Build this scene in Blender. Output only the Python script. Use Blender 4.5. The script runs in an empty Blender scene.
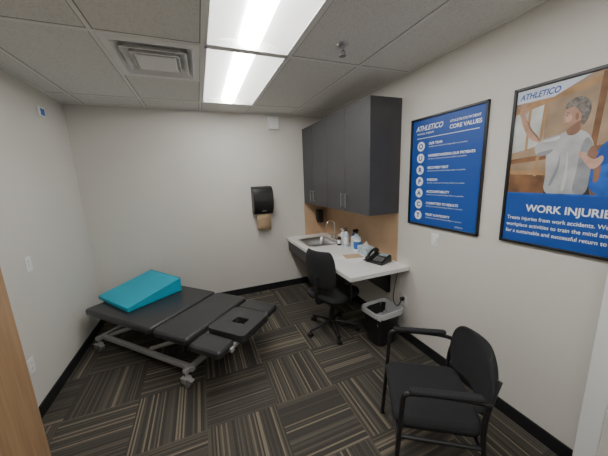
import bpy, bmesh, math, random
from mathutils import Matrix, Vector
random.seed(4)
D=bpy.data; C=bpy.context
XL,XR,YB,ZC=-1.2825,1.856,3.8046,2.5952
YF=-0.75

# ---------------------------------------------------------------- materials
def mat(name,col,rough=.6,metal=0,spec=.5,emit=None,es=0,bump=0,bscale=200,var=0,vscale=3):
    m=D.materials.new(name);m.use_nodes=True;n=m.node_tree.nodes;l=m.node_tree.links
    b=n['Principled BSDF'];b.inputs['Base Color'].default_value=(*col,1);b.inputs['Roughness'].default_value=rough
    b.inputs['Metallic'].default_value=metal;b.inputs['Specular IOR Level'].default_value=spec
    if emit: b.inputs['Emission Color'].default_value=(*emit,1);b.inputs['Emission Strength'].default_value=es
    if bump or var:
        tc=n.new('ShaderNodeTexCoord')
    if bump:
        t=n.new('ShaderNodeTexNoise');t.inputs['Scale'].default_value=bscale;t.inputs['Detail'].default_value=3
        l.new(tc.outputs['Object'],t.inputs['Vector'])
        bp=n.new('ShaderNodeBump');bp.inputs['Strength'].default_value=bump;bp.inputs['Distance'].default_value=.002
        l.new(t.outputs['Fac'],bp.inputs['Height']);l.new(bp.outputs['Normal'],b.inputs['Normal'])
    if var:
        t=n.new('ShaderNodeTexNoise');t.inputs['Scale'].default_value=vscale;l.new(tc.outputs['Object'],t.inputs['Vector'])
        r=n.new('ShaderNodeValToRGB');r.color_ramp.elements[0].position=.3;r.color_ramp.elements[1].position=.7
        r.color_ramp.elements[0].color=(*[c*(1-var) for c in col],1);r.color_ramp.elements[1].color=(*[min(1,c*(1+var)) for c in col],1)
        l.new(t.outputs['Fac'],r.inputs['Fac']);l.new(r.outputs['Color'],b.inputs['Base Color'])
    return m
WALL=mat('wall_paint',(.65,.63,.58),.75,bump=.25,bscale=120,var=.02,vscale=1.5)
BLKBASE=mat('rubber_base',(.012,.012,.014),.45)
TBAR=mat('tbar_white',(.85,.85,.82),.5)
WHITE=mat('white_plastic',(.8,.8,.79),.4)
METALW=mat('painted_white_metal',(.85,.85,.83),.4)
BLACK=mat('black_plastic',(.012,.012,.013),.4)
BFAB=mat('black_fabric',(.012,.012,.014),.9,bump=.5,bscale=500)
BMESH=mat('black_mesh_fabric',(.014,.014,.016),.85,bump=.6,bscale=700)
BMET=mat('black_metal',(.013,.013,.014),.35,spec=.5)
VINYL=mat('charcoal_vinyl',(.030,.029,.031),.34,bump=.15,bscale=400)
TEAL=mat('turquoise_vinyl',(.0,.37,.52),.42)
TEALP=mat('turquoise_piping',(.0,.27,.38),.4)
FRAMEM=mat('grey_steel_frame',(.42,.42,.42),.4,metal=.3)
CHROME=mat('chrome',(.75,.75,.76),.18,metal=1)
STEEL=mat('brushed_steel',(.55,.55,.55),.3,metal=1)
CAB=mat('charcoal_laminate',(.056,.054,.057),.5,var=.06,vscale=6)
LAM=mat('white_laminate',(.74,.73,.71),.35)
TAN=mat('tan_laminate_splash',(.50,.335,.20),.5,var=.08,vscale=5)
KRAFT=mat('kraft_paper',(.50,.36,.22),.85)
PAPER=mat('paper',(.8,.8,.78),.8)
BLUE=mat('poster_blue',(.008,.070,.34),.45)
BLUE2=mat('poster_blue_dark',(.006,.045,.24),.45)
PWHITE=mat('poster_white',(.85,.87,.9),.5)
GREYC=mat('grey_rubber',(.2,.2,.2),.6)
LGREY=mat('light_grey_metal',(.5,.5,.49),.5)
LINER=mat('bin_liner',(.50,.51,.52),.25)
SHIRTB=mat('blue_shirt_print',(.012,.10,.42),.5,var=.35,vscale=14)

def nodes(m): return m.node_tree.nodes,m.node_tree.links
def ceil_mat():
    m=mat('acoustic_tile',(.55,.55,.53),.95);n,l=nodes(m);b=n['Principled BSDF']
    g=n.new('ShaderNodeNewGeometry')
    t=n.new('ShaderNodeTexNoise');t.inputs['Scale'].default_value=95;t.inputs['Detail'].default_value=4;t.inputs['Roughness'].default_value=.7
    l.new(g.outputs['Position'],t.inputs['Vector'])
    r=n.new('ShaderNodeValToRGB');e=r.color_ramp.elements
    e[0].position=.36;e[0].color=(.66,.65,.62,1);e[1].position=.50;e[1].color=(.80,.79,.755,1)
    l.new(t.outputs['Fac'],r.inputs['Fac']);l.new(r.outputs['Color'],b.inputs['Base Color'])
    bp=n.new('ShaderNodeBump');bp.inputs['Strength'].default_value=.12;bp.inputs['Distance'].default_value=.003
    l.new(t.outputs['Fac'],bp.inputs['Height']);l.new(bp.outputs['Normal'],b.inputs['Normal'])
    return m
CEIL=ceil_mat()
def carpet():
    m=mat('striped_carpet_tile',(.1,.09,.08),.97,spec=.15);n,l=nodes(m);b=n['Principled BSDF']
    g=n.new('ShaderNodeNewGeometry');s=n.new('ShaderNodeSeparateXYZ');l.new(g.outputs['Position'],s.inputs[0])
    def M(op,a,bb=None,c=None):
        k=n.new('ShaderNodeMath');k.operation=op
        for i,v in enumerate((a,bb,c)):
            if v is None: continue
            if isinstance(v,(int,float)): k.inputs[i].default_value=v
            else: l.new(v,k.inputs[i])
        return k.outputs[0]
    T=.5
    tx=M('FLOOR',M('DIVIDE',M('ADD',s.outputs[0],10.12),T));ty=M('FLOOR',M('DIVIDE',M('ADD',s.outputs[1],10.3),T))
    par=M('MODULO',M('ADD',tx,ty),2.0)
    par=M('GREATER_THAN',par,.5)
    along=M('ADD',M('MULTIPLY',s.outputs[0],par),M('MULTIPLY',s.outputs[1],M('SUBTRACT',1.0,par)))
    def stripes(sc,off):
        w=n.new('ShaderNodeTexWhiteNoise');w.noise_dimensions='2D'
        cb=n.new('ShaderNodeCombineXYZ');l.new(M('FLOOR',M('MULTIPLY',along,sc)),cb.inputs[0])
        l.new(M('ADD',M('MULTIPLY',tx,7.3),M('MULTIPLY',ty,3.7+off)),cb.inputs[1])
        l.new(cb.outputs[0],w.inputs['Vector']);return w.outputs['Value']
    s1=stripes(92,0)
    r=n.new('ShaderNodeValToRGB');r.color_ramp.interpolation='CONSTANT';e=r.color_ramp.elements
    e[0].position=0;e[0].color=(.052,.048,.041,1);e[1].position=.36;e[1].color=(.073,.066,.055,1)
    for p,c in ((.60,(.094,.083,.067)),(.80,(.152,.130,.097)),(.87,(.057,.053,.047)),(.94,(.185,.157,.115))):
        k=e.new(p);k.color=(*c,1)
    l.new(s1,r.inputs['Fac'])
    t=n.new('ShaderNodeTexNoise');t.inputs['Scale'].default_value=260;t.inputs['Detail'].default_value=2;l.new(g.outputs['Position'],t.inputs['Vector'])
    mx=n.new('ShaderNodeMix');mx.data_type='RGBA';mx.blend_type='MULTIPLY';mx.inputs[0].default_value=.55
    l.new(r.outputs['Color'],mx.inputs[6])
    r2=n.new('ShaderNodeValToRGB');r2.color_ramp.elements[0].position=.3;r2.color_ramp.elements[0].color=(.4,.4,.4,1);r2.color_ramp.elements[1].position=.65;r2.color_ramp.elements[1].color=(1.5,1.5,1.5,1)
    l.new(t.outputs['Fac'],r2.inputs['Fac']);l.new(r2.outputs['Color'],mx.inputs[7])
    l.new(mx.outputs[2],b.inputs['Base Color'])
    bp=n.new('ShaderNodeBump');bp.inputs['Strength'].default_value=.4;bp.inputs['Distance'].default_value=.003
    l.new(t.outputs['Fac'],bp.inputs['Height']);l.new(bp.outputs['Normal'],b.inputs['Normal'])
    return m
CARPET=carpet()
def wood():
    m=mat('maple_door',(.5,.3,.14),.5);n,l=nodes(m);b=n['Principled BSDF']
    g=n.new('ShaderNodeTexCoord');mp=n.new('ShaderNodeMapping');mp.inputs['Scale'].default_value=(30,30,1.2)
    l.new(g.outputs['Object'],mp.inputs[0]);t=n.new('ShaderNodeTexNoise');t.inputs['Scale'].default_value=1.5;t.inputs['Detail'].default_value=5
    l.new(mp.outputs[0],t.inputs['Vector']);r=n.new('ShaderNodeValToRGB')
    r.color_ramp.elements[0].position=.3;r.color_ramp.elements[0].color=(.31,.185,.095,1);r.color_ramp.elements[1].position=.7;r.color_ramp.elements[1].color=(.43,.275,.15,1)
    l.new(t.outputs['Fac'],r.inputs['Fac']);l.new(r.outputs['Color'],b.inputs['Base Color']);return m
WOOD=wood()

# ---------------------------------------------------------------- helpers
def link(o,parent=None):
    C.scene.collection.objects.link(o)
    if parent: o.parent=parent
    return o
def E(name,loc=(0,0,0),rz=0,M=None):
    o=D.objects.new(name,None);o.empty_display_size=.1
    if M is not None: o.matrix_world=M
    else: o.location=loc;o.rotation_euler=(0,0,rz)
    return link(o)
def fin(name,bm,m,parent=None,bevel=0,smooth=False,sub=0,seg=2,recalc=True):
    if recalc: bmesh.ops.recalc_face_normals(bm,faces=bm.faces)
    me=D.meshes.new(name);bm.to_mesh(me);bm.free()
    me.materials.append(m)
    o=D.objects.new(name,me);link(o,parent)
    if bevel:
        k=o.modifiers.new('b','BEVEL');k.width=bevel;k.segments=seg;k.limit_method='ANGLE';k.angle_limit=.6
    if sub:
        k=o.modifiers.new('s','SUBSURF');k.levels=sub;k.render_levels=sub
    if smooth or bevel:
        for p in me.polygons:p.use_smooth=True
        if not sub:
            try: me.set_sharp_from_angle(angle=math.radians(50))
            except Exception: pass
    return o
def addbox(bm,c,s,R=None):
    r=bmesh.ops.create_cube(bm,size=1,matrix=Matrix.Translation(c)@(R or Matrix.Identity(4))@Matrix.Diagonal((*s,1)));return r
def box(name,p,c,s,m,bevel=0,rot=None,seg=2):
    bm=bmesh.new();R=None
    if rot: R=Matrix.Rotation(rot[2],4,'Z')@Matrix.Rotation(rot[1],4,'Y')@Matrix.Rotation(rot[0],4,'X')
    addbox(bm,c,s,R);return fin(name,bm,m,p,bevel,seg=seg)
def bx(name,p,x0,x1,y0,y1,z0,z1,m,bevel=0):
    return box(name,p,((x0+x1)/2,(y0+y1)/2,(z0+z1)/2),(x1-x0,y1-y0,z1-z0),m,bevel)
def mesh(name,p,v,f,m,bevel=0,smooth=False,sub=0,seg=2,recalc=True):
    bm=bmesh.new();vs=[bm.verts.new(a) for a in v]
    for k in f: bm.faces.new([vs[i] for i in k])
    return fin(name,bm,m,p,bevel,smooth,sub,seg,recalc)
def cyl(name,p,a,b,r,m,r2=None,n=24,bevel=0):
    a=Vector(a);b=Vector(b);d=b-a;bm=bmesh.new()
    q=d.to_track_quat('Z','Y').to_matrix().to_4x4()
    bmesh.ops.create_cone(bm,cap_ends=True,segments=n,radius1=r,radius2=r if r2 is None else r2,depth=d.length,matrix=Matrix.Translation((a+b)/2)@q)
    return fin(name,bm,m,p,bevel,smooth=True)
def tube(name,p,pts,r,m,cyc=False,smooth=True,res=6):
    cu=D.curves.new(name,'CURVE');cu.dimensions='3D';cu.bevel_depth=r;cu.bevel_resolution=4;cu.use_fill_caps=True
    if smooth:
        s=cu.splines.new('NURBS');s.points.add(len(pts)-1)
        for i,a in enumerate(pts): s.points[i].co=(*a,1)
        s.order_u=3;s.use_endpoint_u=not cyc;s.use_cyclic_u=cyc;s.resolution_u=res
    else:
        s=cu.splines.new('POLY');s.points.add(len(pts)-1)
        for i,a in enumerate(pts): s.points[i].co=(*a,1)
        s.use_cyclic_u=cyc
    o=D.objects.new(name+'_c',cu);C.scene.collection.objects.link(o)
    C.view_layer.update()
    me=D.meshes.new_from_object(o.evaluated_get(C.evaluated_depsgraph_get()))
    D.objects.remove(o);me.materials.clear();me.materials.append(m)
    for q in me.polygons:q.use_smooth=True
    return link(D.objects.new(name,me),p)
def extr(name,p,pts,z0,z1,m,bevel=0,smooth=False):
    bm=bmesh.new();vs=[bm.verts.new((x,y,z0)) for x,y in pts];f=bm.faces.new(vs)
    if z1!=z0:
        r=bmesh.ops.extrude_face_region(bm,geom=[f])
        for v in r['geom']:
            if isinstance(v,bmesh.types.BMVert): v.co.z=z1
    return fin(name,bm,m,p,bevel,smooth)
def text(name,p,s,x,y,z,size,m,align='LEFT',bold=0,shear=0,sx=1):
    cu=D.curves.new(name,'FONT');cu.body=s;cu.size=size;cu.align_x=align;cu.offset=bold;cu.shear=shear
    o=D.objects.new(name+'_t',cu);C.scene.collection.objects.link(o);C.view_layer.update()
    me=D.meshes.new_from_object(o.evaluated_get(C.evaluated_depsgraph_get()));D.objects.remove(o)
    me.materials.clear();me.materials.append(m)
    o=D.objects.new(name,me);link(o,p);o.location=(x,y,z);o.scale=(sx,1,1);return o
def rrect(w,h,r,n=5,cx=0,cy=0):
    o=[]
    for sx,sy,a0 in ((1,1,0),(-1,1,90),(-1,-1,180),(1,-1,270)):
        for i in range(n+1):
            a=math.radians(a0+90*i/n);o.append((cx+sx*(w/2-r)+r*math.cos(a),cy+sy*(h/2-r)+r*math.sin(a)))
    return o

# ---------------------------------------------------------------- room shell
T=.1
bx('floor',None,XL-T,XR+T,YF-T,YB+T,-.08,0,CARPET)
bx('wall_left',None,XL-T,XL,YF-T,YB+T,0,ZC+.25,WALL)
bx('wall_right',None,XR,XR+T,YF-T,YB+T,0,ZC+.25,WALL)
bx('wall_back',None,XL,XR,YB,YB+T,0,ZC+.25,WALL)
bx('wall_front',None,XL,XR,YF-T,YF,0,ZC+.25,WALL)
bx('wall_entry',None,XL,-1.09,.80,.93,0,ZC,WALL)
xs=[XL,-1.10,-.49,.12,.73,1.34,XR];ys=[YF,-.70,.67,1.355,2.04,2.73,3.42,YB]
bm=bmesh.new()
for i in range(6):
    for j in range(7):
        if i==3 and ys[j]>=-.71 and ys[j]<3.4: continue
        if i==2 and abs(ys[j]-2.04)<.01: continue
        x0,x1,y0,y1=xs[i],xs[i+1],ys[j],ys[j+1]
        addbox(bm,((x0+x1)/2,(y0+y1)/2,ZC+.01),(x1-x0,y1-y0,.02))
fin('ceiling',bm,CEIL)
bm=bmesh.new();g=.024;tz=ZC-.0015
for x in xs[1:-1]: addbox(bm,(x,(YF+YB)/2,tz),(g,YB-YF,.006))
for y in (-.70,.67,2.04,3.42):
    addbox(bm,((XL+XR)/2,y,tz-.0005),(XR-XL,g,.006))
addbox(bm,((-.49+.12)/2,2.73,tz-.0005),(.61,g,.006))
fin('trim_ceiling_grid',bm,TBAR)
bm=bmesh.new()
EDGESHADE=mat('tile_edge_shade',(.30,.29,.27),.9)  # dark strips along the T-bars: shadow edge of the tiles painted as colour
for x in xs[1:-1]:
    for s in (-1,1): addbox(bm,(x+s*(g/2+.003),(YF+YB)/2,ZC-.0004),(.006,YB-YF,.0012))
for y in (-.70,.67,2.04,3.42):
    for s in (-1,1):
        for xa,xb in ((XL,.12),(.73,XR)): addbox(bm,((xa+xb)/2,y+s*(g/2+.003),ZC-.0004),(xb-xa,.006,.0012))
o=fin('trim_tile_edge_shade',bm,EDGESHADE)
bm=bmesh.new();w=.022
addbox(bm,(XL+w/2,(YF+YB)/2,tz-.001),(w,YB-YF,.006));addbox(bm,(XR-w/2,(YF+YB)/2,tz-.001),(w,YB-YF,.006))
addbox(bm,((XL+XR)/2,YB-w/2,tz-.001),(XR-XL,w,.006))
fin('trim_wall_angle',bm,TBAR)
h=.10
bx('baseboard_left',None,XL,XL+.01,YF,YB,0,h,BLKBASE,.003)
bx('baseboard_back',None,XL+.01,XR-.01,YB-.01,YB,0,h,BLKBASE,.003)
bx('baseboard_right',None,XR-.01,XR,.60,YB,0,h,BLKBASE,.003)

# door leaf standing open on the left
d=E('door_1',(-1.04,1.40,0))
bx('leaf',d,-.045,0,-.46,.47,.01,2.13,WOOD,.002)
for i,z in enumerate((.25,1.1,1.9)): cyl('hinge_%d'%i,d,(-.005,-.47,z-.05),(-.005,-.47,z+.05),.008,STEEL)
# door frame on the right
d=E('door_frame',(1.80,.5,0))
bx('jamb',d,-.06,.03,-.07,.067,0,2.3,WHITE,.003)
bx('casing',d,-.075,-.06,-.07,-.02,0,2.3,WALL,.003)
bx('strike_plate',d,-.0765,-.075,-.06,-.03,.98,1.06,STEEL)

# ---------------------------------------------------------------- ceiling lights
LENS=mat('led_lens',(.9,.9,.9),.5,emit=(1,.99,.97),es=27)
SIDE=mat('troffer_reflector',(.85,.85,.84),.5,emit=(1,.99,.97),es=.9)
def troffer(name,x0,x1,y0,y1):
    e=E(name,((x0+x1)/2,(y0+y1)/2,ZC));W=(x1-x0)/2-.012;L=(y1-y0)/2-.012
    for nm,a in (('frame_l',(-W-.0,-W+.018,-L,L)),('frame_r',(W-.018,W,-L,L)),('frame_n',(-W,W,-L,-L+.018)),('frame_f',(-W,W,L-.018,L))):
        bx(nm,e,a[0],a[1],a[2],a[3],-.008,.03,METALW)
    for sgn,nm in ((-1,'reflector_l'),(1,'reflector_r')):
        v=[];f=[];N=8
        for i in range(N+1):
            t=i/N;x=sgn*((W-.018)*(1-t)+.075*t);z=.0+.05*math.sin(t*math.pi*.62)
            v+=[(x,-L+.018,z),(x,L-.018,z)]
        for i in range(N): f.append((2*i,2*i+1,2*i+3,2*i+2))
        mesh(nm,e,v,f,SIDE,smooth=True)
    v=[];f=[];N=10
    for i in range(N+1):
        a=math.pi*i/N;x=-.075*math.cos(a);z=.037-.045*math.sin(a);v+=[(x,-L+.03,z),(x,L-.03,z)]
    for i in range(N): f.append((2*i,2*i+1,2*i+3,2*i+2))
    f.append(tuple(range(0,2*N+2,2)));f.append(tuple(range(1,2*N+3,2)))
    mesh('lens',e,v,f,LENS,smooth=True)
    bx('housing',e,-W,W,-L,L,.10,.12,METALW)
    for nm,a in (('h_l',(-W-.01,-W,-L,L)),('h_r',(W,W+.01,-L,L)),('h_n',(-W,W,-L-.01,-L)),('h_f',(-W,W,L,L+.01))):
        bx(nm,e,a[0],a[1],a[2],a[3],.0,.12,METALW)
troffer('ceiling_light',.12,.73,2.04,3.42)
troffer('ceiling_light',.12,.73,.67,2.04)
troffer('ceiling_light',.12,.73,-.70,.67)  # unseen third troffer, added as fill light for the room

# air diffuser
dv=E('ceiling_air_diffuser',(-.185,2.385,ZC));W=.29;L=.33
bx('backing',dv,-W,W,-L,L,.06,.07,LGREY)
def ring(name,wo,lo,wi,li,zo,zi,m):
    v=[(-wo,-lo,zo),(wo,-lo,zo),(wo,lo,zo),(-wo,lo,zo),(-wi,-li,zi),(wi,-li,zi),(wi,li,zi),(-wi,li,zi)]
    f=[(i,(i+1)%4,4+(i+1)%4,4+i) for i in range(4)]
    o=mesh(name,dv,v,f,m);k=o.modifiers.new('s','SOLIDIFY');k.thickness=.004;return o
ring('outer_flange',W,L,W-.045,L-.045,-.006,-.010,METALW)
ring('cone_1',W-.045,L-.045,W-.08,L-.09,-.010,.030,METALW)
ring('cone_2',.205,.205,.165,.165,-.014,.022,METALW)
ring('cone_3',.155,.155,.12,.12,-.02,.015,METALW)
bx('centre_plate',dv,-.13,.13,-.13,.13,-.026,-.02,METALW,.003)
# sprinkler
sp=E('fire_sprinkler',(1.02,1.76,ZC))
cyl('escutcheon',sp,(0,0,0),(0,0,-.012),.04,STEEL,.03)
cyl('body',sp,(0,0,-.01),(0,0,-.04),.010,GREYC)
tube('yoke',sp,[(-.006,0,-.035),(-.02,0,-.045),(-.012,0,-.07),(0,0,-.072),(.012,0,-.07),(.02,0,-.045),(.006,0,-.035)],.004,GREYC)
cyl('deflector',sp,(0,0,-.072),(0,0,-.076),.024,GREYC)

# ---------------------------------------------------------------- wall cabinets
cb=E('wall_cabinet',(0,0,0));cx0=1.50;cy0=2.12;z0=1.315;z1=2.40
bx('carcass',cb,cx0+.02,XR,cy0+.003,YB,z0,z1,CAB,.001)
bx('end_panel',cb,cx0,XR,cy0-.015,cy0+.003,z0-.0,z1,CAB,.001)
for i,(a,b) in enumerate(((2.124,2.556),(2.562,2.994),(3.0,3.432),(3.438,3.79))):
    bx('door_panel_%d'%i,cb,cx0,cx0+.018,a,b,z0,z1-.003,CAB,.002)
    hy={0:b-.045,1:a+.045,2:b-.045,3:a+.045}[i]
    for k,zz in enumerate((z0+.06,z0+.19)): cyl('pull_post_%d_%d'%(i,k),cb,(cx0,hy,zz),(cx0-.026,hy,zz),.004,STEEL,n=10)
    cyl('pull_bar_%d'%i,cb,(cx0-.026,hy,z0+.045),(cx0-.026,hy,z0+.205),.005,STEEL,n=12)

# ---------------------------------------------------------------- counter
ct=E('sink_counter',(0,0,0));X0=1.18;Y0=1.925;zt=.80;th=.038
hx0,hx1,hy0,hy1=1.29,1.70,3.08,3.56
bm=bmesh.new();XE=XR-.001;YE=YB-.001
for a in ((X0,hx0,Y0,YE),(hx1,XE,Y0,YE),(hx0,hx1,Y0,hy0),(hx0,hx1,hy1,YE)):
    addbox(bm,((a[0]+a[1])/2,(a[2]+a[3])/2,zt-th/2),(a[1]-a[0],a[3]-a[2],th))
fin('worktop',bm,LAM,ct)
bx('trim_backsplash_right',None,XR-.008,XR,2.105,YB,zt+.0005,1.314,TAN)
bx('trim_backsplash_back',None,X0+.32,XR-.008,YB-.008,YB,zt+.0005,1.314,TAN)
sb=E('under_counter_panel',(0,0,0));YP=YB-.012;XP=XR-.012
bx('apron',sb,X0+.03,X0+.05,3.0,YP,.60,zt-th,CAB)
mesh('knee_panel',sb,[(X0+.03,3.0,.62),(X0+.03,YP,.62),(1.62,YP,.12),(1.62,3.0,.12),(X0+.05,3.0,.62),(X0+.05,YP,.62),(1.64,YP,.12),(1.64,3.0,.12)],
     [(0,1,2,3),(4,5,6,7),(0,1,5,4),(1,2,6,5),(2,3,7,6),(3,0,4,7)],CAB)
mesh('side_gable',sb,[(X0+.05,3.0,.76),(X0+.05,3.0,.60),(1.62,3.0,.12),(1.62,3.0,0),(XP,3.0,0),(XP,3.0,.76),
     (X0+.05,3.018,.76),(X0+.05,3.018,.60),(1.62,3.018,.12),(1.62,3.018,0),(XP,3.018,0),(XP,3.018,.76)],
     [(0,1,2,3,4,5),(6,7,8,9,10,11)]+[(i,(i+1)%6,6+(i+1)%6,6+i) for i in range(6)],CAB)
sb=E('counter_bracket',(0,0,0))
mesh('bracket',sb,[(XE,2.20,.76),(XR-.45,2.20,.76),(XR-.45,2.20,.73),(XR-.04,2.20,.42),(XE,2.20,.42),
     (XE,2.23,.76),(XR-.45,2.23,.76),(XR-.45,2.23,.73),(XR-.04,2.23,.42),(XE,2.23,.42)],
     [(0,1,2,3,4),(5,6,7,8,9)]+[(i,(i+1)%5,5+(i+1)%5,5+i) for i in range(5)],BMET)
sk=E('kitchen_sink',((hx0+hx1)/2,(hy0+hy1)/2,zt));a=(hx1-hx0)/2-.012;b=(hy1-hy0)/2-.012
bm=bmesh.new();rings=[]
for (w_,h_,z_,r_) in ((a+.028,b+.028,.001,.03),(a+.026,b+.026,.006,.03),(a,b,.006,.05),(a-.012,b-.012,-.02,.05),(a-.025,b-.025,-.14,.06),(a-.06,b-.06,-.16,.06)):
    rings.append([bm.verts.new((x,y,z_)) for x,y in rrect(2*w_,2*h_,r_)])
for q,r in zip(rings,rings[1:]):
    N=len(q)
    for i in range(N): bm.faces.new((q[i],q[(i+1)%N],r[(i+1)%N],r[i]))
bm.faces.new(rings[-1])
fin('basin',bm,STEEL,sk,smooth=True)
cyl('drain',sk,(0,0,-.16),(0,0,-.156),.04,CHROME)
fa=E('faucet',(1.775,3.32,zt))
cyl('base',fa,(0,0,0),(0,0,.03),.026,CHROME,.02)
tube('spout',fa,[(0,0,.02),(0,0,.14),(0,0,.25),(-.06,0,.29),(-.13,0,.26),(-.14,0,.2)],.011,CHROME)
for i,s in enumerate((-1,1)):
    cyl('valve_%d'%i,fa,(0,s*.09,0),(0,s*.09,.04),.02,CHROME,.014);cyl('lever_%d'%i,fa,(0,s*.09,.045),(-.03,s*.15,.055),.007,CHROME)
bx('deck',fa,-.02,.02,-.11,.11,0,.008,CHROME,.004)

# items on counter
def bottle(name,x,y,r,h,body,cap,pump=False):
    e=E(name,(x,y,zt));bm=bmesh.new();prof=[(0,0),(r*.95,0),(r,.01),(r,h*.62),(r*.85,h*.72),(r*.4,h*.8),(r*.36,h*.84)]
    n=20;rs=[]
    for pr,pz in prof[1:]: rs.append([bm.verts.new((pr*math.cos(2*math.pi*i/n),pr*math.sin(2*math.pi*i/n),pz)) for i in range(n)])
    for q,s in zip(rs,rs[1:]):
        for i in range(n): bm.faces.new((q[i],q[(i+1)%n],s[(i+1)%n],s[i]))
    bm.faces.new(rs[0]);bm.faces.new(rs[-1]);fin('body',bm,body,e,smooth=True)
    if pump:
        cyl('collar',e,(0,0,h*.82),(0,0,h*.88),r*.42,cap);cyl('stem',e,(0,0,h*.88),(0,0,h*.97),.005,cap);
        box('nozzle',e,(-.014,0,h*.98),(.05,.016,.012),cap,.003)
    else:
        cyl('cap',e,(0,0,h*.82),(0,0,h*1.0),r*.42,cap)
    cyl('label',e,(0,0,h*.18),(0,0,h*.52),r*1.01,PAPER);return e
LBL=mat('blue_label',(.03,.15,.5),.4)
CLEAR=mat('pale_plastic',(.55,.66,.74),.25)
bottle('soap_bottle',1.74,3.03,.036,.21,WHITE,WHITE,True)
bottle('hand_sanitizer_bottle',1.70,2.88,.034,.25,CLEAR,BLACK,True)
bottle('lotion_bottle',1.79,2.86,.03,.17,WHITE,LBL)
bottle('massage_oil_bottle',1.66,2.99,.026,.15,BLACK,WHITE)
e=E('spray_bottle',(1.78,2.76,zt));cyl('body',e,(0,0,0),(0,0,.15),.036,CLEAR,bevel=.006);cyl('shoulder',e,(0,0,.15),(0,0,.19),.034,CLEAR,.014);cyl('collar',e,(0,0,.19),(0,0,.21),.016,BLACK)
box('sprayer_head',e,(-.015,0,.228),(.075,.026,.034),BLACK,.006);box('trigger',e,(-.04,0,.195),(.01,.015,.045),BLACK,.003,rot=(0,.4,0));cyl('label',e,(0,0,.03),(0,0,.11),.0365,LBL)
e=E('wipes_canister',(1.72,2.65,zt));cyl('tub',e,(0,0,0),(0,0,.15),.045,WHITE);cyl('band',e,(0,0,.03),(0,0,.12),.0455,LBL);cyl('lid',e,(0,0,.15),(0,0,.175),.046,CLEAR,.04)
e=E('tissue_box',(1.74,2.49,zt));box('carton',e,(0,0,.045),(.12,.20,.09),mat('tissue_print',(.45,.55,.6),.6,var=.3,vscale=30),.003)
mesh('tissue',e,[(-.02,-.05,.09),(.02,-.03,.09),(.03,.04,.09),(-.02,.05,.09),(-.04,-.02,.14),(.0,.0,.16),(.03,.03,.13)],[(0,1,4),(1,5,4),(1,2,6),(1,6,5),(2,3,6),(3,5,6),(3,4,5),(3,0,4)],PAPER,smooth=True)
e=E('paper_sheets',(1.50,2.42,zt));box('sheet_1',e,(0,0,.001),(.22,.29,.002),PAPER,rot=(0,0,.3));box('sheet_2',e,(.05,.06,.003),(.2,.15,.002),KRAFT,rot=(0,0,-.2))
# phone
e=E('desk_phone',(1.68,2.19,zt),math.radians(200))
mesh('base',e,[(-.10,-.10,0),(.09,-.10,0),(.09,.10,0),(-.10,.10,0),(-.09,-.10,.075),(.09,-.10,.02),(.09,.10,.02),(-.09,.10,.075)],[(0,1,2,3),(4,5,6,7),(0,1,5,4),(1,2,6,5),(2,3,7,6),(3,0,4,7)],BLACK,.006)
tube('handset',e,[(-.095,-.075,.105),(-.06,-.075,.125),(0,-.075,.11),(.07,-.075,.075),(.09,-.075,.05)],.014,BLACK)
box('earpiece',e,(-.08,-.075,.095),(.045,.05,.03),BLACK,.01,rot=(0,.3,0));box('mouthpiece',e,(.08,-.075,.05),(.045,.05,.03),BLACK,.01,rot=(0,.3,0))
box('screen',e,(-.055,.03,.070),(.05,.10,.004),mat('lcd',(.25,.3,.32),.2),.001,rot=(0,.297,0))
bm=bmesh.new()
for i in range(4):
    for j in range(4): addbox(bm,(-.005+i*.02,-.015+j*.026,.052-i*.0062),(.012,.018,.006),Matrix.Rotation(.297,4,'Y'))
fin('keypad',bm,GREYC,e)
tube('coil_cord',e,[(.07,-.08,.03),(.10,-.12,.01),(.05,-.15,.006),(-.02,-.13,.006),(-.06,-.11,.01)],.004,BLACK)
def plate(name,loc,axis,kind):
    e=E(name,loc);s=axis
    box('cover',e,(s*.003,0,0),(.006,.072,.116),WHITE,.002)
    if kind=='switch': box('rocker',e,(s*.008,0,0),(.006,.033,.066),PAPER,.002,rot=(0,.06,0))
    else:
        for i,z in enumerate((-.021,.021)):
            box('receptacle_%d'%i,e,(s*.0065,0,z),(.003,.033,.028),PAPER,.001)
            for k in (-.006,.006): box('slot_%d_%d'%(i,k>0),e,(s*.0082,k,z+.002),(.001,.002,.008),BLACK)
    return e
plate('light_switch',(XL,2.59,1.13),1,'switch')
plate('wall_outlet',(XL,2.34,.42),1,'outlet')
plate('light_switch',(XR,1.647,1.13),-1,'switch')
e=plate('wall_outlet_with_cord',(XR,1.98,.42),-1,'outlet')
box('plug',e,(-.028,0,.02),(.04,.03,.035),BLACK,.005)
tube('cable',e,[(-.04,0,.02),(-.09,-.02,-.06),(-.15,0,.02),(-.14,0,.15),(-.10,.01,.27),(-.08,.02,.335)],.005,BLACK)
e=E('wall_sensor',(XL,3.28,2.385));box('body',e,(.009,0,0),(.018,.11,.09),WHITE,.004);box('face',e,(.019,.0,0),(.003,.07,.06),LBL,.001)
e=E('wall_chime',(1.07,YB,2.47));box('body',e,(0,-.015,0),(.155,.03,.17),WHITE,.006)
for i in range(5): box('louvre_%d'%i,e,(0,-.031,-.05+i*.024),(.11,.003,.006),TBAR)

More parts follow.
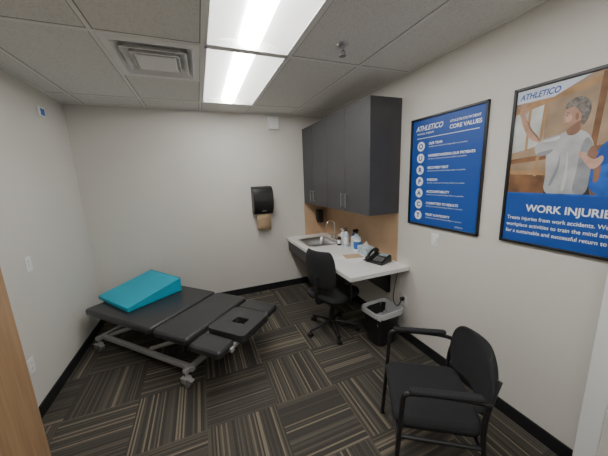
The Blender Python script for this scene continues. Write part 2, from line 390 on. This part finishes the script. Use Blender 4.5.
# ---------------------------------------------------------------- dispensers
e=E('paper_towel_dispenser',(.825,YB,1.405))
v=[];prof=[(.0,-.195),(.13,-.195),(.185,-.12),(.20,0),(.195,.10),(.165,.165),(.11,.195),(0,.195)]
N=len(prof)
for x in (-.14,.14): v+=[(x,-a,b) for a,b in prof]
mesh('shell',e,v,[tuple(range(N)),tuple(range(N,2*N))]+[(i,(i+1)%N,N+(i+1)%N,N+i) for i in range(N)],BLACK,.012,seg=3)
mesh('front_window',e,[(-.10,-.203,.08),(.10,-.203,.08),(.10,-.2035,-.0),(-.10,-.2035,-.0)],[(0,1,2,3)],mat('smoke_lens',(.03,.03,.035),.08))
box('grey_badge',e,(0,-.165,-.145),(.06,.02,.01),GREYC,.002,rot=(.9,0,0))
v=[];f=[]
for i,(yy,zz) in enumerate(((-.12,-.19),(-.125,-.25),(-.12,-.32),(-.105,-.38),(-.10,-.43))): v+=[(-.10,yy,zz),(.10,yy,zz)]
for i in range(4): f.append((2*i,2*i+1,2*i+3,2*i+2))
o=mesh('towel_sheet',e,v,f,KRAFT,smooth=True);k=o.modifiers.new('s','SOLIDIFY');k.thickness=.002
e=E('soap_dispenser',(1.735,YB-.008,1.09))
box('body',e,(0,-.045,.02),(.10,.09,.17),BLACK,.015,seg=3);box('push_bar',e,(0,-.06,-.08),(.085,.10,.035),BLACK,.01);cyl('nozzle',e,(0,-.07,-.09),(0,-.07,-.115),.01,GREYC)

# ---------------------------------------------------------------- posters
def wallM(y,z): return Matrix(((0,0,-1,XR),(-1,0,0,y),(0,1,0,z),(0,0,0,1)))
def frame(e,W,H,bg):
    t=.016
    for nm,a in (('frame_l',(-W/2,-W/2+t,-H/2,H/2)),('frame_r',(W/2-t,W/2,-H/2,H/2)),('frame_b',(-W/2,W/2,-H/2,-H/2+t)),('frame_t',(-W/2,W/2,H/2-t,H/2))):
        bx(nm,e,a[0],a[1],a[2],a[3],0,.02,BMET,.002)
    bx('print',e,-W/2+t,W/2-t,-H/2+t,H/2-t,0,.008,bg)
W,H=.69,.93
e=E('framed_poster',M=wallM((1.9592+1.2691)/2,(1.238+2.1685)/2));frame(e,W,H,BLUE)
def P(u,v): return ((u-.5)*W,(v-.5)*H)
x,y=P(.08,.885);text('title_word',e,'ATHLETICO',x,y,.009,.058,PWHITE,bold=.0014,shear=.25,sx=.88)
x,y=P(.10,.85);text('subtitle',e,'PHYSICAL THERAPY',x,y,.009,.020,PWHITE,bold=.0004)
x,y=P(.57,.905);text('heading_1',e,'ATHLETICO\'S PATIENT',x,y,.009,.024,PWHITE,bold=.0006)
x,y=P(.57,.855);text('heading_2',e,'CORE VALUES',x,y,.009,.040,PWHITE,bold=.0012)
bx('rule',e,-.40*W,.42*W,.315*H,.320*H,.008,.009,PWHITE)
heads=['OUR TEAM','UNDERSTANDING OUR PATIENTS','RECOVERY FIRST','PASSION','ACCOUNTABILITY','COMMITTED TO RESULTS','TRUST & INTEGRITY']
for i,ch in enumerate('OURPACT'):
    v_=.745-i*.108;x,y=P(.17,v_)
    cyl('disc_%d'%i,e,(x,y,.008),(x,y,.0095),.040,PWHITE,n=32)
    text('letter_%d'%i,e,ch,x,y-.019,.010,.056,BLUE2,'CENTER',bold=.0022)
    x,y=P(.29,v_+.008);text('head_%d'%i,e,heads[i],x,y,.009,.027,PWHITE,bold=.0009)
    text('line_%d'%i,e,'we listen, we care and we always deliver on promise',x,y-.022,.009,.0165,PWHITE)
x,y=P(.72,.035);text('foot',e,'athletico',x,y,.009,.02,PWHITE)
# --- second poster
W,H=.66,.931
e=E('framed_poster',M=wallM(1.119-W/2,(1.2448+2.176)/2))
SKY=mat('print_warm_wall',(.33,.23,.145),.5,var=.35,vscale=6);frame(e,W,H,SKY)
def flat(nm,pts,z,m):
    du=-.045 if nm.startswith('man_') else (-.10 if nm.startswith('colleague_') else 0)
    return mesh(nm,e,[(*P(u+du,v),z) for u,v in pts],[tuple(range(len(pts)))],m)
def sm(pts,n=3):
    for _ in range(n):
        q=[]
        for i in range(len(pts)):
            a=pts[i];b=pts[(i+1)%len(pts)];q+=[(a[0]*.75+b[0]*.25,a[1]*.75+b[1]*.25),(a[0]*.25+b[0]*.75,a[1]*.25+b[1]*.75)]
        pts=q
    return pts
SKIN=mat('print_skin',(.42,.24,.165),.6,var=.22,vscale=11);SKIN2=mat('print_skin_shadow',(.24,.125,.08),.6,var=.2,vscale=14);HAIR=mat('print_grey_hair',(.17,.155,.14),.7,var=.5,vscale=60)
SKINL=mat('print_skin_light',(.55,.34,.25),.6,var=.15,vscale=14)
TEE=mat('print_grey_tee',(.42,.43,.44),.6,var=.25,vscale=9);TEE2=mat('print_tee_fold',(.25,.26,.28),.6,var=.25,vscale=12);TEE3=mat('print_tee_light',(.56,.57,.58),.6,var=.1,vscale=15)
DARK=mat('print_dark',(.025,.028,.035),.6,var=.4,vscale=12)
BEIGE=mat('print_beige',(.46,.36,.25),.6,var=.25,vscale=5);WOODP=mat('print_wood',(.20,.095,.04),.6,var=.45,vscale=9);WOODL=mat('print_wood_light',(.38,.22,.10),.6,var=.3,vscale=12);GLASSP=mat('print_window',(.50,.52,.50),.5,var=.3,vscale=7)
flat('bg_window',[(.024,.60),(.26,.64),(.26,.90),(.024,.86)],.0083,GLASSP)
flat('bg_mullion',[(.13,.61),(.15,.613),(.15,.88),(.13,.875)],.00832,WOODL)
flat('bg_beam',[(.024,.84),(.62,.93),(.62,.965),(.024,.885)],.00835,WOODL)
flat('bg_shelf',[(.024,.53),(.976,.60),(.976,.635),(.024,.56)],.0084,WOODP)
flat('bg_panel',[(.68,.62),(.976,.62),(.976,.975),(.68,.975)],.0084,BEIGE)
flat('bg_post',[(.56,.40),(.595,.40),(.62,.975),(.58,.975)],.00845,WOODP)
flat('bg_bench',[(.024,.34),(.976,.34),(.976,.44),(.024,.48)],.0085,WOODP)
flat('bg_bench_top',[(.024,.465),(.976,.43),(.976,.452),(.024,.492)],.00855,WOODL)
flat('bg_rail',[(.22,.45),(.245,.45),(.27,.97),(.245,.97)],.0086,WOODL)
flat('banner',[(.024,.905),(.30,.905),(.52,.98),(.024,.98)],.0088,mat('print_banner',(.55,.60,.68),.5))
x,y=P(.05,.925);text('banner_word',e,'ATHLETICO',x,y,.0092,.044,BLUE,bold=.0014,shear=.25,sx=.8)
flat('colleague_body',sm([(.70,.33),(.68,.50),(.72,.60),(.80,.645),(.92,.65),(1.05,.60),(1.07,.50),(1.07,.33)]),.0090,SHIRTB)
flat('colleague_neck',sm([(.80,.60),(.80,.67),(.88,.67),(.89,.61)],2),.0091,SKIN2)
flat('colleague_face',sm([(.77,.69),(.765,.74),(.78,.80),(.83,.82),(.89,.80),(.90,.72),(.87,.66),(.81,.645)]),.0092,SKIN)
flat('colleague_hair',sm([(.775,.77),(.78,.83),(.84,.855),(.91,.84),(.93,.76),(.905,.70),(.89,.74),(.88,.78),(.82,.80)]),.0093,DARK)
flat('colleague_eye',sm([(.785,.748),(.793,.753),(.805,.749),(.793,.744)],1),.0094,DARK)
flat('colleague_nose',sm([(.768,.735),(.755,.712),(.775,.706),(.785,.72)],1),.0093,SKIN)
flat('colleague_mouth',sm([(.775,.690),(.79,.694),(.805,.688),(.79,.685)],1),.0094,SKIN2)
flat('colleague_sleeve',sm([(.76,.50),(.71,.50),(.72,.57),(.78,.62),(.84,.60),(.83,.53)],2),.01055,BLUE)
flat('colleague_arm',sm([(.76,.52),(.71,.475),(.66,.51),(.63,.55),(.635,.57),(.67,.55),(.71,.53),(.75,.56)],2),.0106,SKINL)
for i in range(4): flat('colleague_finger_%d'%i,sm([(.66,.54+i*.008),(.615-.004*i,.547+i*.010),(.613-.004*i,.554+i*.010),(.66,.548+i*.008)],1),.01065,SKINL)
flat('man_trousers',[(.36,.335),(.66,.335),(.64,.40),(.36,.40)],.0094,DARK)
flat('man_torso',sm([(.35,.34),(.36,.46),(.34,.57),(.36,.655),(.44,.70),(.53,.705),(.60,.675),(.645,.60),(.64,.48),(.64,.34),(.50,.335)]),.0095,TEE)
flat('man_torso_shadow',sm([(.54,.34),(.56,.48),(.56,.60),(.59,.67),(.645,.60),(.64,.48),(.64,.34)]),.0096,TEE2)
flat('man_fold_1',sm([(.40,.38),(.45,.50),(.44,.60),(.43,.50),(.385,.40)],2),.0097,TEE2)
flat('man_fold_2',sm([(.47,.36),(.49,.48),(.48,.62),(.505,.48),(.50,.36)],2),.0097,TEE3)
flat('man_sleeve',sm([(.44,.69),(.36,.68),(.27,.66),(.25,.61),(.28,.57),(.36,.58),(.42,.62)],2),.0098,TEE)
flat('man_sleeve_light',sm([(.43,.68),(.36,.67),(.29,.655),(.36,.65),(.42,.66)],2),.00985,TEE3)
flat('man_sleeve_shadow',sm([(.40,.61),(.33,.60),(.27,.59),(.28,.57),(.36,.575)],2),.0099,TEE2)
flat('man_arm',sm([(.29,.655),(.22,.67),(.16,.73),(.125,.80),(.115,.835),(.145,.84),(.17,.80),(.21,.735),(.26,.70),(.30,.64),(.285,.60),(.24,.62)],2),.0096,SKIN)
flat('man_arm_shadow',sm([(.30,.64),(.26,.685),(.20,.735),(.165,.80),(.18,.79),(.215,.735),(.26,.70),(.29,.66)],2),.00965,SKIN2)
flat('man_palm',sm([(.115,.82),(.10,.85),(.11,.875),(.14,.88),(.155,.86),(.15,.83)],2),.0098,SKIN)
for i,(a,b,l) in enumerate(((.106,.868,.022),(.117,.874,.030),(.130,.877,.032),(.143,.874,.027))):
    dx=(-.012+i*.007)
    flat('man_finger_%d'%i,sm([(a-.006,b),(a-.005+dx,b+l),(a+.004+dx,b+l),(a+.006,b)],1),.0099,SKIN)
flat('man_thumb',sm([(.150,.845),(.175,.868),(.180,.862),(.155,.83)],1),.0099,SKIN)
flat('man_right_arm',sm([(.635,.62),(.68,.55),(.70,.47),(.69,.41),(.66,.41),(.66,.47),(.63,.53),(.60,.57)],2),.0099,SKIN2)
flat('man_neck',sm([(.46,.68),(.455,.74),(.53,.75),(.55,.69),(.50,.67)],2),.0099,SKIN2)
flat('man_head',sm([(.44,.735),(.43,.75),(.436,.765),(.424,.775),(.434,.792),(.436,.82),(.46,.845),(.51,.85),(.555,.82),(.56,.77),(.54,.72),(.49,.705),(.455,.71)],2),.0101,SKIN)
flat('man_cheek_light',sm([(.445,.75),(.442,.775),(.46,.79),(.485,.78),(.48,.75)],2),.01015,SKINL)
flat('man_jaw_shadow',sm([(.46,.71),(.49,.725),(.53,.75),(.555,.745),(.53,.705),(.49,.698)],2),.0102,SKIN2)
flat('man_hair',sm([(.432,.815),(.436,.85),(.48,.878),(.55,.87),(.592,.82),(.582,.755),(.555,.715),(.54,.745),(.54,.78),(.525,.795),(.505,.82),(.47,.83)],2),.0103,HAIR)
flat('man_ear',sm([(.505,.755),(.50,.785),(.515,.795),(.525,.775),(.52,.752)],2),.0105,SKIN2)
flat('man_eye',sm([(.445,.783),(.452,.787),(.462,.784),(.452,.780)],1),.0105,DARK)
flat('man_brow',sm([(.438,.798),(.452,.803),(.468,.799),(.452,.798)],1),.0105,HAIR)
flat('man_mouth',sm([(.436,.738),(.448,.742),(.464,.737),(.448,.735)],1),.0105,SKIN2)
flat('caption_field',[(.024,.017),(.976,.017),(.976,.335),(.024,.335)],.0107,BLUE)
flat('caption_stripe',[(.024,.335),(.976,.335),(.976,.345),(.024,.345)],.0107,SHIRTB)
x,y=P(.20,.225);text('caption_title',e,'WORK INJURIES',x,y,.0115,.058,PWHITE,bold=.0014,sx=.93)
for i,s in enumerate(('Treats injuries from work accidents. We work with','workplace activities to train the mind and body','for a sustainable and successful return to work')):
    x,y=P(.05,.165-i*.045);text('caption_line_%d'%i,e,s,x,y,.0115,.032,PWHITE,bold=.0003,sx=.88)

# ---------------------------------------------------------------- treatment table
e=E('treatment_table',(-.31,2.80,0),math.radians(-46.05))
top=.46;pt=.065
def pad(nm,x0,x1,y0,y1,r=.04,z=top,tilt=None):
    return extr(nm,e,rrect(x1-x0,y1-y0,r,5,(x0+x1)/2,(y0+y1)/2),z-pt,z,VINYL,.018)
pad('pad_body',-.90,.11,-.41,.41);pad('pad_back',.13,.54,-.41,.41)
def pad_hole():
    bm=bmesh.new();o=rrect(.39,.40,.04,6,.755,0);N=len(o);cxh=.77
    inn=[(cxh+.085*math.cos(math.atan2(y,x-.755)),.055*math.sin(math.atan2(y,x-.755))) for x,y in o]
    L=[[bm.verts.new((x,y,z)) for x,y in q] for q,z in ((o,top),(o,top-pt),(inn,top-pt),(inn,top))]
    for a,b in ((0,1),(1,2),(2,3),(3,0)):
        for i in range(N): bm.faces.new((L[a][i],L[a][(i+1)%N],L[b][(i+1)%N],L[b][i]))
    return fin('pad_head',bm,VINYL,e,.012)
pad_hole()
pad('armrest_near',.56,.88,-.41,-.215,.035,top-.03);pad('armrest_far',.56,.92,.215,.41,.035,top-.01)
for s in (-1,1):
    bx('upper_rail_%d'%(s>0),e,-.85,.90,s*.27-.018,s*.27+.018,top-pt-.035,top-pt,FRAMEM,.003)
    bx('arm_support_%d'%(s>0),e,.60,.84,s*.31-.015,s*.31+.015,top-pt-.05,top-pt-.03,FRAMEM,.003)
for i,x in enumerate((-.82,-.3,.12,.55,.86)): bx('upper_cross_%d'%i,e,x-.018,x+.018,-.27,.27,top-pt-.035,top-pt-.002,FRAMEM,.003)
for s in (-1,1): bx('base_rail_%d'%(s>0),e,-.82,.50,s*.33-.02,s*.33+.02,.11,.15,FRAMEM,.004)
for i,x in enumerate((-.80,.46)): bx('base_cross_%d'%i,e,x-.02,x+.02,-.40,.40,.112,.152,FRAMEM,.004)
for s in (-1,1):
    for k,(xa,xb) in enumerate(((-.72,-.18),(-.10,.44))):
        tube('lift_arm_%d_%d'%(s>0,k),e,[(xa,s*.29,.14),(xb,s*.24,top-pt-.02)],.02,FRAMEM,smooth=False)
for i,x in enumerate((-.45,.17)): cyl('lift_bar_%d'%i,e,(x,-.28,.27),(x,.28,.27),.016,FRAMEM)
cyl('actuator',e,(-.35,0,.17),(.10,0,.33),.03,GREYC);bx('motor',e,-.50,-.32,-.06,.06,.13,.24,BLACK,.01)
for i,x in enumerate((-.80,.46)):
    for j,s in enumerate((-1,1)):
        y=s*.39
        cyl('caster_stem_%d%d'%(i,j),e,(x,y,.08),(x,y,.125),.014,CHROME)
        for k in (-.014,.014): cyl('wheel_%d%d%d'%(i,j,k>0),e,(x+.02,y+k-.009,.042),(x+.02,y+k+.009,.042),.042,GREYC,bevel=.004)
        mesh('fork_%d%d'%(i,j),e,[(x-.03,y-.03,.085),(x+.04,y-.03,.085),(x+.04,y+.03,.085),(x-.03,y+.03,.085),(x-.02,y-.03,.04),(x+.03,y-.03,.04),(x+.03,y+.03,.04),(x-.02,y+.03,.04)],[(0,1,2,3),(0,1,5,4),(3,2,6,7)],FRAMEM)
        box('brake_%d%d'%(i,j),e,(x+.06,y,.075),(.05,.04,.008),FRAMEM,.003,rot=(0,.3,0))
# foam wedge
e=E('foam_wedge',(-.775,2.86,top+.001),math.radians(37))
Lw,Dw=.59,.64
v=[(0,0,0),(Lw,0,0),(Lw,Dw,0),(0,Dw,0),(0,0,.045),(Lw,0,.155),(Lw,Dw,.155),(0,Dw,.045)]
mesh('foam_body',e,v,[(0,1,2,3),(4,5,6,7),(0,1,5,4),(1,2,6,5),(2,3,7,6),(3,0,4,7)],TEAL,.010,seg=3)
tube('seam',e,[(0,0,.043),(Lw,0,.153)],.004,TEALP,smooth=False)
tube('seam_end',e,[(Lw,0,.153),(Lw,Dw,.153)],.004,TEALP,smooth=False)

# ---------------------------------------------------------------- guest armchair
ang=math.atan2(-.54,.84);e=E('guest_armchair',(1.13,.975,0),ang)
r=.0125;hw=.265
for s in (-1,1):
    y=s*hw;nm='near' if s<0 else 'far'
    tube('arm_frame_'+nm,e,[(-.235,y,0),(-.215,y,.3),(-.20,y,.60),(-.195,y,.655),(-.15,y,.665),(0,y,.665),(.15,y,.655),(.19,y*.98,.64)],r,BMET)
    tube('rear_leg_'+nm,e,[(.27,y,0),(.20,y*.97,.25),(.17,y*.95,.45),(.185,y*.93,.62),(.235,y*.82,.74)],r,BMET)
    extr('armpad_'+nm,e,[(x_*1.0-.01,y+yy) for x_,yy in rrect(.33,.042,.020,5)],.668,.688,BFAB,.008)
    tube('side_rail_'+nm,e,[(-.215,y*.98,.40),(.17,y*.95,.385)],.011,BMET,smooth=False)
    for k,xx in enumerate((-.235,.27)): cyl('glide_%s_%d'%(nm,k),e,(xx,y,0),(xx,y,.012),.016,BLACK)
tube('front_rail',e,[(-.215,-hw,.40),(-.215,hw,.40)],.011,BMET,smooth=False)
tube('rear_rail',e,[(.17,-hw*.95,.385),(.17,hw*.95,.385)],.011,BMET,smooth=False)
extr('seat_cushion',e,rrect(.44,.46,.07,6,-.01,0),.405,.47,BFAB,.028)
def backrest(nm,e,w,z0,z1,x0,curve,tilt,th,m,n=10,k=8,rnd=.28,pw=3.2):
    bm=bmesh.new();fr=[];bk=[]
    for j in range(k+1):
        t=j/k;z=z0+(z1-z0)*t;q=abs(2*t-1);ww=w*(1-rnd*q**pw)
        ro=[];rb=[]
        for i in range(n+1):
            u=-1+2*i/n;y=u*ww/2;x=x0-curve*u*u+tilt*t
            edge=max(abs(u),q);tt=th*(1-.6*edge**4)
            ro.append(bm.verts.new((x-tt/2,y,z)));rb.append(bm.verts.new((x+tt/2,y,z)))
        fr.append(ro);bk.append(rb)
    for S in (fr,bk):
        for j in range(k):
            for i in range(n): bm.faces.new((S[j][i],S[j][i+1],S[j+1][i+1],S[j+1][i]))
    for j in range(k):
        for i in (0,n): bm.faces.new((fr[j][i],fr[j+1][i],bk[j+1][i],bk[j][i]))
    for i in range(n):
        for j in (0,k): bm.faces.new((fr[j][i],fr[j][i+1],bk[j][i+1],bk[j][i]))
    return fin(nm,bm,m,e,smooth=True,sub=1)
backrest('backrest',e,.53,.50,.80,.225,.06,.05,.05,BFAB,rnd=.42,pw=2.6)

# ---------------------------------------------------------------- task chair
e=E('office_chair',(1.24,2.42,0),math.radians(24))
for i in range(5):
    a=math.radians(72*i+18);c,s=math.cos(a),math.sin(a)
    tube('base_leg_%d'%i,e,[(0,0,.115),(.12*c,.12*s,.11),(.27*c,.27*s,.075)],.017,BLACK)
    x,y=.28*c,.28*s
    cyl('caster_stem_%d'%i,e,(x,y,.05),(x,y,.08),.008,BLACK)
    for k in (-.013,.013): cyl('caster_%d_%d'%(i,k>0),e,(x-s*(k-.009),y+c*(k-.009),.027),(x-s*(k+.009),y+c*(k+.009),.027),.027,BLACK,bevel=.003)
cyl('hub',e,(0,0,.08),(0,0,.15),.035,BLACK);cyl('gas_lift',e,(0,0,.14),(0,0,.38),.022,BMET);cyl('lift_cover',e,(0,0,.14),(0,0,.25),.03,BLACK)
box('tilt_plate',e,(0,0,.395),(.22,.18,.04),BLACK,.01)
extr('seat_cushion',e,rrect(.47,.47,.11,6,.03,0),.415,.485,BFAB,.03)
tube('back_bar',e,[(-.05,0,.40),(-.20,0,.39),(-.26,0,.44),(-.245,0,.60),(-.24,0,.70)],.02,BLACK)
backrest('backrest',e,.41,.55,.98,-.205,-.045,-.03,.05,BMESH)
for s in (-1,1):
    y=s*.25;nm='a' if s<0 else 'b'
    tube('arm_post_'+nm,e,[(.0,s*.17,.405),(.0,y,.40),(.0,y,.47),(0.0,y,.64)],.014,BLACK)
    extr('arm_pad_'+nm,e,[(a+.02,b+y) for a,b in rrect(.22,.06,.028,5)],.635,.66,BLACK,.01)
tube('height_lever',e,[(0,-.08,.395),(.02,-.22,.385)],.005,BLACK,smooth=False)

# ---------------------------------------------------------------- waste bin
e=E('waste_bin',(1.62,2.04,0),math.radians(5))
def shell(nm,pr,m,th=.004):
    bm=bmesh.new();R=[]
    for w_,h_,z_ in pr: R.append([bm.verts.new((x,y,z_)) for x,y in rrect(w_,h_,.05)])
    for q,s in zip(R,R[1:]):
        for i in range(len(q)): bm.faces.new((q[i],q[(i+1)%len(q)],s[(i+1)%len(q)],s[i]))
    if nm=='bin_body': bm.faces.new(R[0])
    o=fin(nm,bm,m,e,smooth=True);k=o.modifiers.new('s','SOLIDIFY');k.thickness=th;return o
shell('bin_body',[(.24,.20,.003),(.30,.26,.34),(.325,.285,.345),(.325,.285,.365)],BLACK)
bm=bmesh.new();R=[];base=rrect(1,1,.16,8)
for k,(sc,z_) in enumerate(((1.03,.325),(1.04,.34),(1.03,.357),(1.02,.372),(.97,.376),(.90,.355),(.84,.24),(.70,.19))):
    ring_=[]
    for i,(x,y) in enumerate(base):
        j=random.uniform(-.015,.015) if k in (0,1,5,6,7) else random.uniform(-.006,.006)
        ring_.append(bm.verts.new((x*(.325)*(sc+j),y*(.285)*(sc+j),z_+(random.uniform(-.015,.015) if k in(0,6,7) else 0))))
    R.append(ring_)
for q,s in zip(R,R[1:]):
    for i in range(len(q)): bm.faces.new((q[i],q[(i+1)%len(q)],s[(i+1)%len(q)],s[i]))
bm.faces.new(R[-1]);fin('liner',bm,LINER,e,smooth=True)

# ---------------------------------------------------------------- world + camera
w=D.worlds.new('World');C.scene.world=w;w.use_nodes=True;w.node_tree.nodes['Background'].inputs[0].default_value=(.5,.52,.55,1);w.node_tree.nodes['Background'].inputs[1].default_value=.3
R=[[0.92854,-0.36938,-0.03711],[0.10454,0.16426,0.98086],[0.35621,0.91465,-0.19114]]
cam=D.cameras.new('Camera');co=D.objects.new('Camera',cam);link(co)
cam.sensor_width=36;cam.lens=262.49/608*36;cam.clip_start=.02
r0,r1,r2=map(Vector,R)
M=Matrix((r0,r1,-r2)).transposed().to_4x4();M.translation=(0,0,1.71);co.matrix_world=M
C.scene.camera=co
